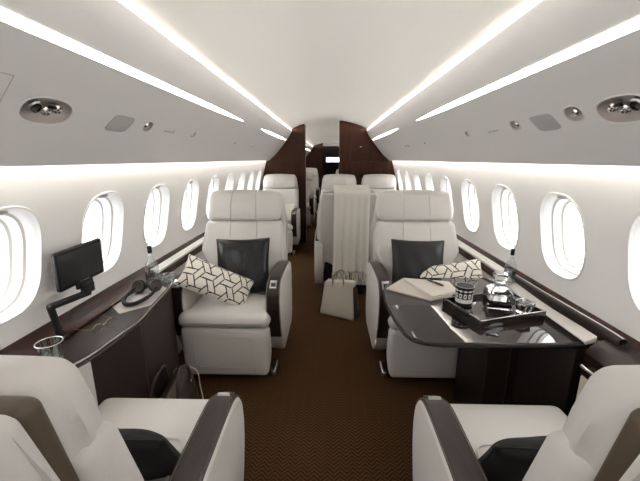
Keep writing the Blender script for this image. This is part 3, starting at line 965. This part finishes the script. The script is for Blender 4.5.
# ribbed glass dish behind mat, left
root = empty('glass_dish', (-.962, 1.895, ZT))
pr = [(.030, 0), (.040, .006), (.044, .030), (.046, .040), (.042, .040), (.040, .03), (.034, .012), (.001, .010)]
MB().add(lathe(pr, 32)).build('bowl', M['clear'], root)
MB().add(tube([(.044*math.cos(a*PI/16), .044*math.sin(a*PI/16), .040) for a in range(32)], .0022, 6, closed=True)).build('rim', M['crystal'], root)
tag(root, 'small clear glass dish beside the bottle at the far end of the left console', 'dish')
# tumbler near camera, left
root = empty('glass_tumbler', (-.980, 1.050, ZT))
pr = [(.030, 0), (.034, .004), (.041, .085), (.0385, .085), (.032, .014), (.001, .012)]
MB().add(lathe(pr, 32)).build('glass_wall', M['clear'], root)
MB().add(lathe([(.031, .001), (.033, .005), (.033, .013), (.030, .014)], 32)).build('glass_base', M['crystal'], root)
MB().add(tube([(.040*math.cos(a*PI/16), .040*math.sin(a*PI/16), .086) for a in range(32)], .0018, 6, closed=True)).build('rim', M['satin'], root)
tag(root, 'clear glass tumbler on the left console nearest the camera', 'tumbler')
# eyeglasses
root = empty('eyeglasses', (-.955, 1.30, ZT), R(75))
for s in (-1, 1):
    P = [(s*.032+.024*math.cos(a*PI/12), .0, .021+.019*math.sin(a*PI/12)) for a in range(24)]
    mesh_obj('rim', *tube(P, .0016, 6, closed=True), M['brass'], root)
    V = [(s*.032+.0235*math.cos(a*PI/12), yy, .021+.0185*math.sin(a*PI/12)) for yy in (-.0006, .0006) for a in range(24)]
    mesh_obj('lens', V, [tuple(range(24)), tuple(range(24, 48))[::-1]]+[(i, (i+1) % 24, 24+(i+1) % 24, 24+i) for i in range(24)], M['clear'], root)
    mesh_obj('temple', *tube(catmull([(s*.057, 0, .026), (s*.062, .03, .024), (s*.064, .09, .020), (s*.060, .125, .004)], 5), .0016, 6), M['brass'], root)
mesh_obj('bridge', *tube(catmull([(-.009, 0, .025), (0, -.002, .029), (.009, 0, .025)], 4), .0016, 6), M['brass'], root)
tag(root, 'thin brass-framed spectacles lying open on the left console', 'eyeglasses')

# ------------------------------------------------------------------ monitor on arm
root = empty('monitor', (-1.075, 1.20, .70))
mb = MB()
def wl(o): return child_world(o, root)
wl(mesh_obj('post', *tube([(-1.075, 1.205, .69), (-1.077, 1.205, .76), (-1.082, 1.195, .842)], .013, 14), M['black'], root))
wl(mesh_obj('mount_base', *soft(.05, .06, .012, .004, 2, 2, 2, fn=lambda x, y, z: (x-1.078, y+1.205, z+.7)), M['black'], root))
T = TR((-1.055, 1.265, .842), (0, 0, R(-17)))
wl(MB().add(soft(.032, .17, .022, .008, 3, 3, 3), T=T).build('swing_arm', M['black'], root))
T = TR((-1.035, 1.345, .865), (0, 0, R(-6)))
wl(MB().add(soft(.034, .05, .045, .008, 3, 3, 3), T=T).build('tilt_hinge', M['black'], root))
sT = TR((-1.055, 1.350, .968), (R(3), R(5), R(-7)))
wl(MB().add(soft(.022, .235, .165, .008, 3, 3, 3), T=sT).build('casing', M['black'], root))
wl(MB().add(box(.0105, .0118, -.110, .110, -.066, .068, .0005), T=sT).build('screen', M['screen'], root))
wl(MB().add(soft(.006, .05, .008, .002, 2, 2, 2), T=sT @ TR((.013, 0, -.073))).build('button_bar', M['satin'], root))
wl(MB().add(soft(.012, .085, .03, .004, 2, 2, 2), T=TR((-1.045, 1.345, .882), (0, 0, R(-7)))).build('bracket', M['black'], root))
tag(root, 'small black monitor on a swing arm rising from the left side ledge', 'monitor')

# ------------------------------------------------------------------ right table
root = empty('folding_table', (.72, 1.6, 0))
def cw(o): return child_world(o, root)
tp = [(.46, 2.02, 0), (.37, 1.93, 0), (.325, 1.84, 0), (.305, 1.67, 0), (.308, 1.53, 0), (.318, 1.42, 0), (.340, 1.31, 0), (.385, 1.262, 0), (.46, 1.245, 0)]
E_ = catmull(tp, 6)
tpoly = [(p.x, p.y) for p in E_] + [(.8, 1.25), (1.035, 1.26), (1.035, 2.03)]
cw(mesh_obj('tabletop', *prism(tpoly, 2, .662, .680, .004, 3, 40), M['lacquer'], root, angle=50))
cw(mesh_obj('table_edge', *tube([Vector((a, b, .668)) for a, b in tpoly[:-1]], .0085, 8), M['darkside'], root))
cw(mesh_obj('end_ledge', *prism([(1.03, .30), (1.02, .655), (1.06, .70), (1.135, .725), (1.135, .30)], 1, .72, 1.235, .004, 2), M['veneer'], root))
cw(mesh_obj('side_cabinet', *prism([(.76, 1.46), (.90, 1.45), (1.0, 1.25), (1.10, 1.25), (1.10, 1.86), (.95, 1.86), (.76, 1.80)], 2, 0, .655, .006, 2), M['darkside'], root))
cw(mesh_obj('cabinet_seam', *tube([(.86, 1.450, z) for z in (.02, .3, .65)], .0014, 5), M['taupe'], root))
cw(mesh_obj('white_inlay', *prism([(1.036, .668), (1.036, .682), (1.082, .706), (1.082, .68)], 1, 1.262, 2.05), M['leather'], root, smooth=False))
rp = catmull([(1.112, 1.18, .722), (1.104, 1.26, .728), (1.094, 1.45, .730), (1.092, 1.65, .727), (1.098, 1.82, .722), (1.105, 1.97, .716), (1.122, 2.06, .712)], 6)
V = []; F = []
for i, p in enumerate(rp):
    for (dx, dz) in ((-.016, -.036), (-.018, .008), (-.012, .017), (-.004, .021), (.012, .017), (.016, -.03)):
        V.append((p.x+dx, p.y, p.z+dz))
for i in range(len(rp)-1):
    for j in range(6): F.append((i*6+j, i*6+(j+1) % 6, (i+1)*6+(j+1) % 6, (i+1)*6+j))
F.append((5, 4, 3, 2, 1, 0)); k = (len(rp)-1)*6; F.append(tuple(k+j for j in range(6)))
cw(mesh_obj('side_rail', V, F, M['veneer'], root))
cw(mesh_obj('rail_bead', *tube([p+Vector((-.002, 0, .021)) for p in rp], .003, 6), M['satin'], root))
cw(mesh_obj('rail_button', *soft(.006, .04, .014, .002, 2, 2, 2, fn=lambda x, y, z: (x+1.077, y+1.56, z+.722)), M['black'], root))
tag(root, 'glossy black-brown folding table with rounded corner over the right seat', 'table')
# side pocket near right foreground
root = empty('side_pocket', (1.015, 1.10, 0)); root.scale = (.72, .8, .955)
mesh_obj('pocket_body', *soft(.12, .20, .62, .01, 3, 3, 3, fn=lambda x, y, z: (x+.005, y, z+.31)), M['baghide'], root)
mesh_obj('pocket_opening', *soft(.10, .17, .02, .006, 3, 3, 3, fn=lambda x, y, z: (x+.005, y, z+.618)), M['darkside'], root)
mesh_obj('top_bar', *tube([(-.052, -.105, .652), (-.055, 0, .656), (-.052, .105, .652)], .010, 10), M['chrome'], root)
mesh_obj('top_block', *soft(.115, .21, .035, .008, 3, 3, 3, fn=lambda x, y, z: (x+.005, y, z+.635)), M['veneer'], root)
tag(root, 'beige side pocket with chrome top bar between the table and bottom right seat', 'pocket')

# tray on the table
TT = .681
root = empty('serving_tray', (.795, 1.545, TT), R(18)); root.scale = (.93, .93, .9)
mb = MB()
mesh_obj('tray_base', *box(-.185, .185, -.135, .135, .012, .020, .002), M['lacquer'], root)
for (a, b, c, d) in ((-.195, .195, -.145, -.133), (-.195, .195, .133, .145), (-.195, -.183, -.133, .133), (.183, .195, -.133, .133)):
    mesh_obj('tray_wall', *box(a, b, c, d, .0, .040, .0015), M['lacquer'], root)
for s in (-1, 1):
    mesh_obj('handle', *box(s*.197-.008 if s > 0 else -.205, s*.197+.008 if s > 0 else -.189, -.05, .05, .022, .040, .004), M['black'], root)
    mesh_obj('rim_bead', *tube([(-.195, s*.139, .0405), (.195, s*.139, .0405)], .0015, 6), M['satin'], root)
tag(root, 'black lacquer serving tray holding glassware on the right table', 'tray')
TZ = TT+.0185
# patterned tumbler
root = empty('patterned_tumbler', (.672, 1.585, TZ))
N = 72; rows = 48; Ht = .098
V = []; F = []; mi = []
for r_ in range(rows+1):
    z = Ht*r_/rows; rad = .038+.006*r_/rows
    for j in range(N): V.append((rad*math.cos(2*PI*j/N), rad*math.sin(2*PI*j/N), z))
for r_ in range(rows):
    h_ = (r_+.5)/rows
    for j in range(N):
        u = (j % 6)/6*2-1+1/6
        k = 1
        if h_ > .90: k = 1
        elif h_ > .72: k = 0 if (abs(u)+abs(h_-.80)/.07 < .9) else 1
        elif h_ > .38: k = 0 if ((u*1.3)**2+((h_-.54)/.14)**2 < .9 and not ((u*2)**2+((h_-.54)/.09)**2 < .35)) else 1
        elif h_ > .16: k = 0
        F.append((r_*N+j, r_*N+(j+1) % N, (r_+1)*N+(j+1) % N, (r_+1)*N+j)); mi.append(k)
mesh_obj('printed_glass', V, F, None, root, mats=[M['label'], M['black']], fidx=mi)
MB().add(lathe([(.0435, Ht), (.041, Ht), (.035, .012), (.001, .010), (.001, .002), (.0375, 0)], 48)).build('inner_glass', M['black'], root)
MB().add(tube([(.0428*math.cos(a*PI/18), .0428*math.sin(a*PI/18), Ht) for a in range(36)], .0018, 6, closed=True)).build('rim', M['satin'], root)
tag(root, 'black and white patterned glass tumbler on the black tray', 'tumbler')
# square decanter
root = empty('crystal_decanter', (.835, 1.575, TZ), R(-14))
def tap(x0, y0, x1, y1, z0, z1, cx=0, cy=0):
    v = [(-x0+cx, -y0+cy, z0), (x0+cx, -y0+cy, z0), (x0+cx, y0+cy, z0), (-x0+cx, y0+cy, z0), (-x1+cx, -y1+cy, z1), (x1+cx, -y1+cy, z1), (x1+cx, y1+cy, z1), (-x1+cx, y1+cy, z1)]
    f = [(0, 3, 2, 1), (4, 5, 6, 7), (0, 1, 5, 4), (1, 2, 6, 5), (2, 3, 7, 6), (3, 0, 4, 7)]
    return v, f
mb = MB(); mb.add(bevel_vf(*tap(.062, .062, .056, .056, 0, .075), .006, 1)); mb.build('body', M['crystal'], root, smooth=False)
mb = MB(); mb.add(tap(.050, .050, .046, .046, .010, .040)); mb.build('liquor', M['liquor'], root, smooth=False)
mb = MB(); mb.add(bevel_vf(*tap(.056, .056, .024, .024, .0752, .105), .004, 1)); mb.build('shoulder', M['crystal'], root, smooth=False)
mb = MB(); mb.add(bevel_vf(*tap(.019, .019, .021, .021, .1055, .120), .002, 1)); mb.build('neck', M['satin'], root, smooth=False)
mb = MB(); mb.add(bevel_vf(*tap(.026, .026, .034, .034, .1205, .165), .009, 1)); mb.build('stopper', M['crystal'], root, smooth=False)
tag(root, 'square cut-crystal decanter with dark liquor on the black tray', 'decanter')
root = empty('crystal_glass', (.915, 1.485, TZ), R(20))
mb = MB(); mb.add(bevel_vf(*tap(.026, .026, .032, .032, 0, .06), .006, 1)); mb.build('bowl', M['crystal'], root, smooth=False)
mb = MB(); mb.add(tube([(.030, .030, .060), (-.030, .030, .060), (-.030, -.030, .060), (.030, -.030, .060)], .0018, 6, closed=True)); mb.build('rim', M['satin'], root)
tag(root, 'small square cut-crystal glass at the window end of the black tray', 'glass')

# papers
P = [(.33, 1.815), (.455, 1.98), (.70, 1.90), (.665, 1.715), (.53, 1.655)]
o = MB().add(prism(P, 2, .681, .689)).build('paper_stack', M['paper'], smooth=False)
tag(o, 'beige stack of loose papers on the far corner of the right table', 'papers')
root = empty('notebook', (.60, 1.80, .6895))
def Q(z0, z1, e=0):
    return prism([(-.150+e, .150-e), (.105-e, .095-e), (.105-e, -.055+e), (-.055+e, -.135+e)], 2, z0, z1)
mesh_obj('back_cover', *Q(0, .002), M['papertwo'], root, smooth=False)
mesh_obj('pages', *Q(.002, .012, .004), M['label'], root, smooth=False)
mesh_obj('front_cover', *Q(.012, .014), M['papertwo'], root, smooth=False)
tag(root, 'beige softcover notebook lying on papers under a black pen', 'notebook')
root = empty('pen', (.612, 1.862, .7095), R(-58))
MB().add(lathe([(.001, -.068), (.0035, -.058), (.0055, -.045), (.0058, .0), (.0056, .005)], 14), T=TR((0, 0, 0), (0, PI/2, 0))).build('barrel', M['pen'], root)
MB().add(lathe([(.0064, .004), (.0066, .05), (.004, .066)], 14), T=TR((0, 0, 0), (0, PI/2, 0))).build('cap', M['pen'], root)
MB().add(lathe([(.0068, .0), (.0068, .005)], 14), T=TR((0, 0, 0), (0, PI/2, 0))).build('ring', M['brass'], root)
MB().add(box(.01, .055, -.001, .001, .006, .0078)).build('clip', M['satin'], root)
tag(root, 'black fountain pen lying on the beige notebook', 'pen')

# ------------------------------------------------------------------ light and camera
w = bpy.data.worlds.new('daylight'); SC.world = w; w.use_nodes = True
nt = w.node_tree; bg = nt.nodes['Background']
tcw = nt.nodes.new('ShaderNodeTexCoord'); sep = nt.nodes.new('ShaderNodeSeparateXYZ'); crw = nt.nodes.new('ShaderNodeValToRGB')
crw.color_ramp.elements[0].position = .35; crw.color_ramp.elements[0].color = (.80, .82, .85, 1)
crw.color_ramp.elements[1].position = .65; crw.color_ramp.elements[1].color = (1, 1, 1, 1)
mpr = nt.nodes.new('ShaderNodeMapRange'); mpr.inputs['From Min'].default_value = -1
nt.links.new(tcw.outputs['Generated'], sep.inputs[0]); nt.links.new(sep.outputs['Z'], mpr.inputs['Value'])
nt.links.new(mpr.outputs[0], crw.inputs['Fac']); nt.links.new(crw.outputs['Color'], bg.inputs['Color'])
bg.inputs['Strength'].default_value = 4.6
for side in (-1, 1):                       # daylight portals, one per window
    for yc in WC:
        ld = bpy.data.lights.new('portal', 'AREA'); ld.shape = 'RECTANGLE'; ld.size = .26; ld.size_y = .36
        ld.cycles.is_portal = True
        lo = bpy.data.objects.new('window_portal', ld); COL.objects.link(lo)
        lo.location = (side*1.26, yc, ZC); lo.rotation_euler = (0, side*PI/2, 0)

cam = bpy.data.cameras.new('camera'); co = bpy.data.objects.new('camera', cam); COL.objects.link(co)
cam.sensor_width = 36; cam.lens = 339/640*36; cam.clip_start = .02
co.location = (0, 0, H); co.rotation_euler = (R(90-13.5), 0, R(1.48))
SC.camera = co
SC.view_settings.view_transform = 'Standard'; SC.view_settings.look = 'None'
SC.view_settings.exposure = .70; SC.view_settings.gamma = 1; SC.view_settings.use_curve_mapping = False
SC.cycles.use_denoising = True
SC.cycles.max_bounces = 10; SC.cycles.diffuse_bounces = 6; SC.cycles.transparent_max_bounces = 12
SC.cycles.sample_clamp_indirect = 6
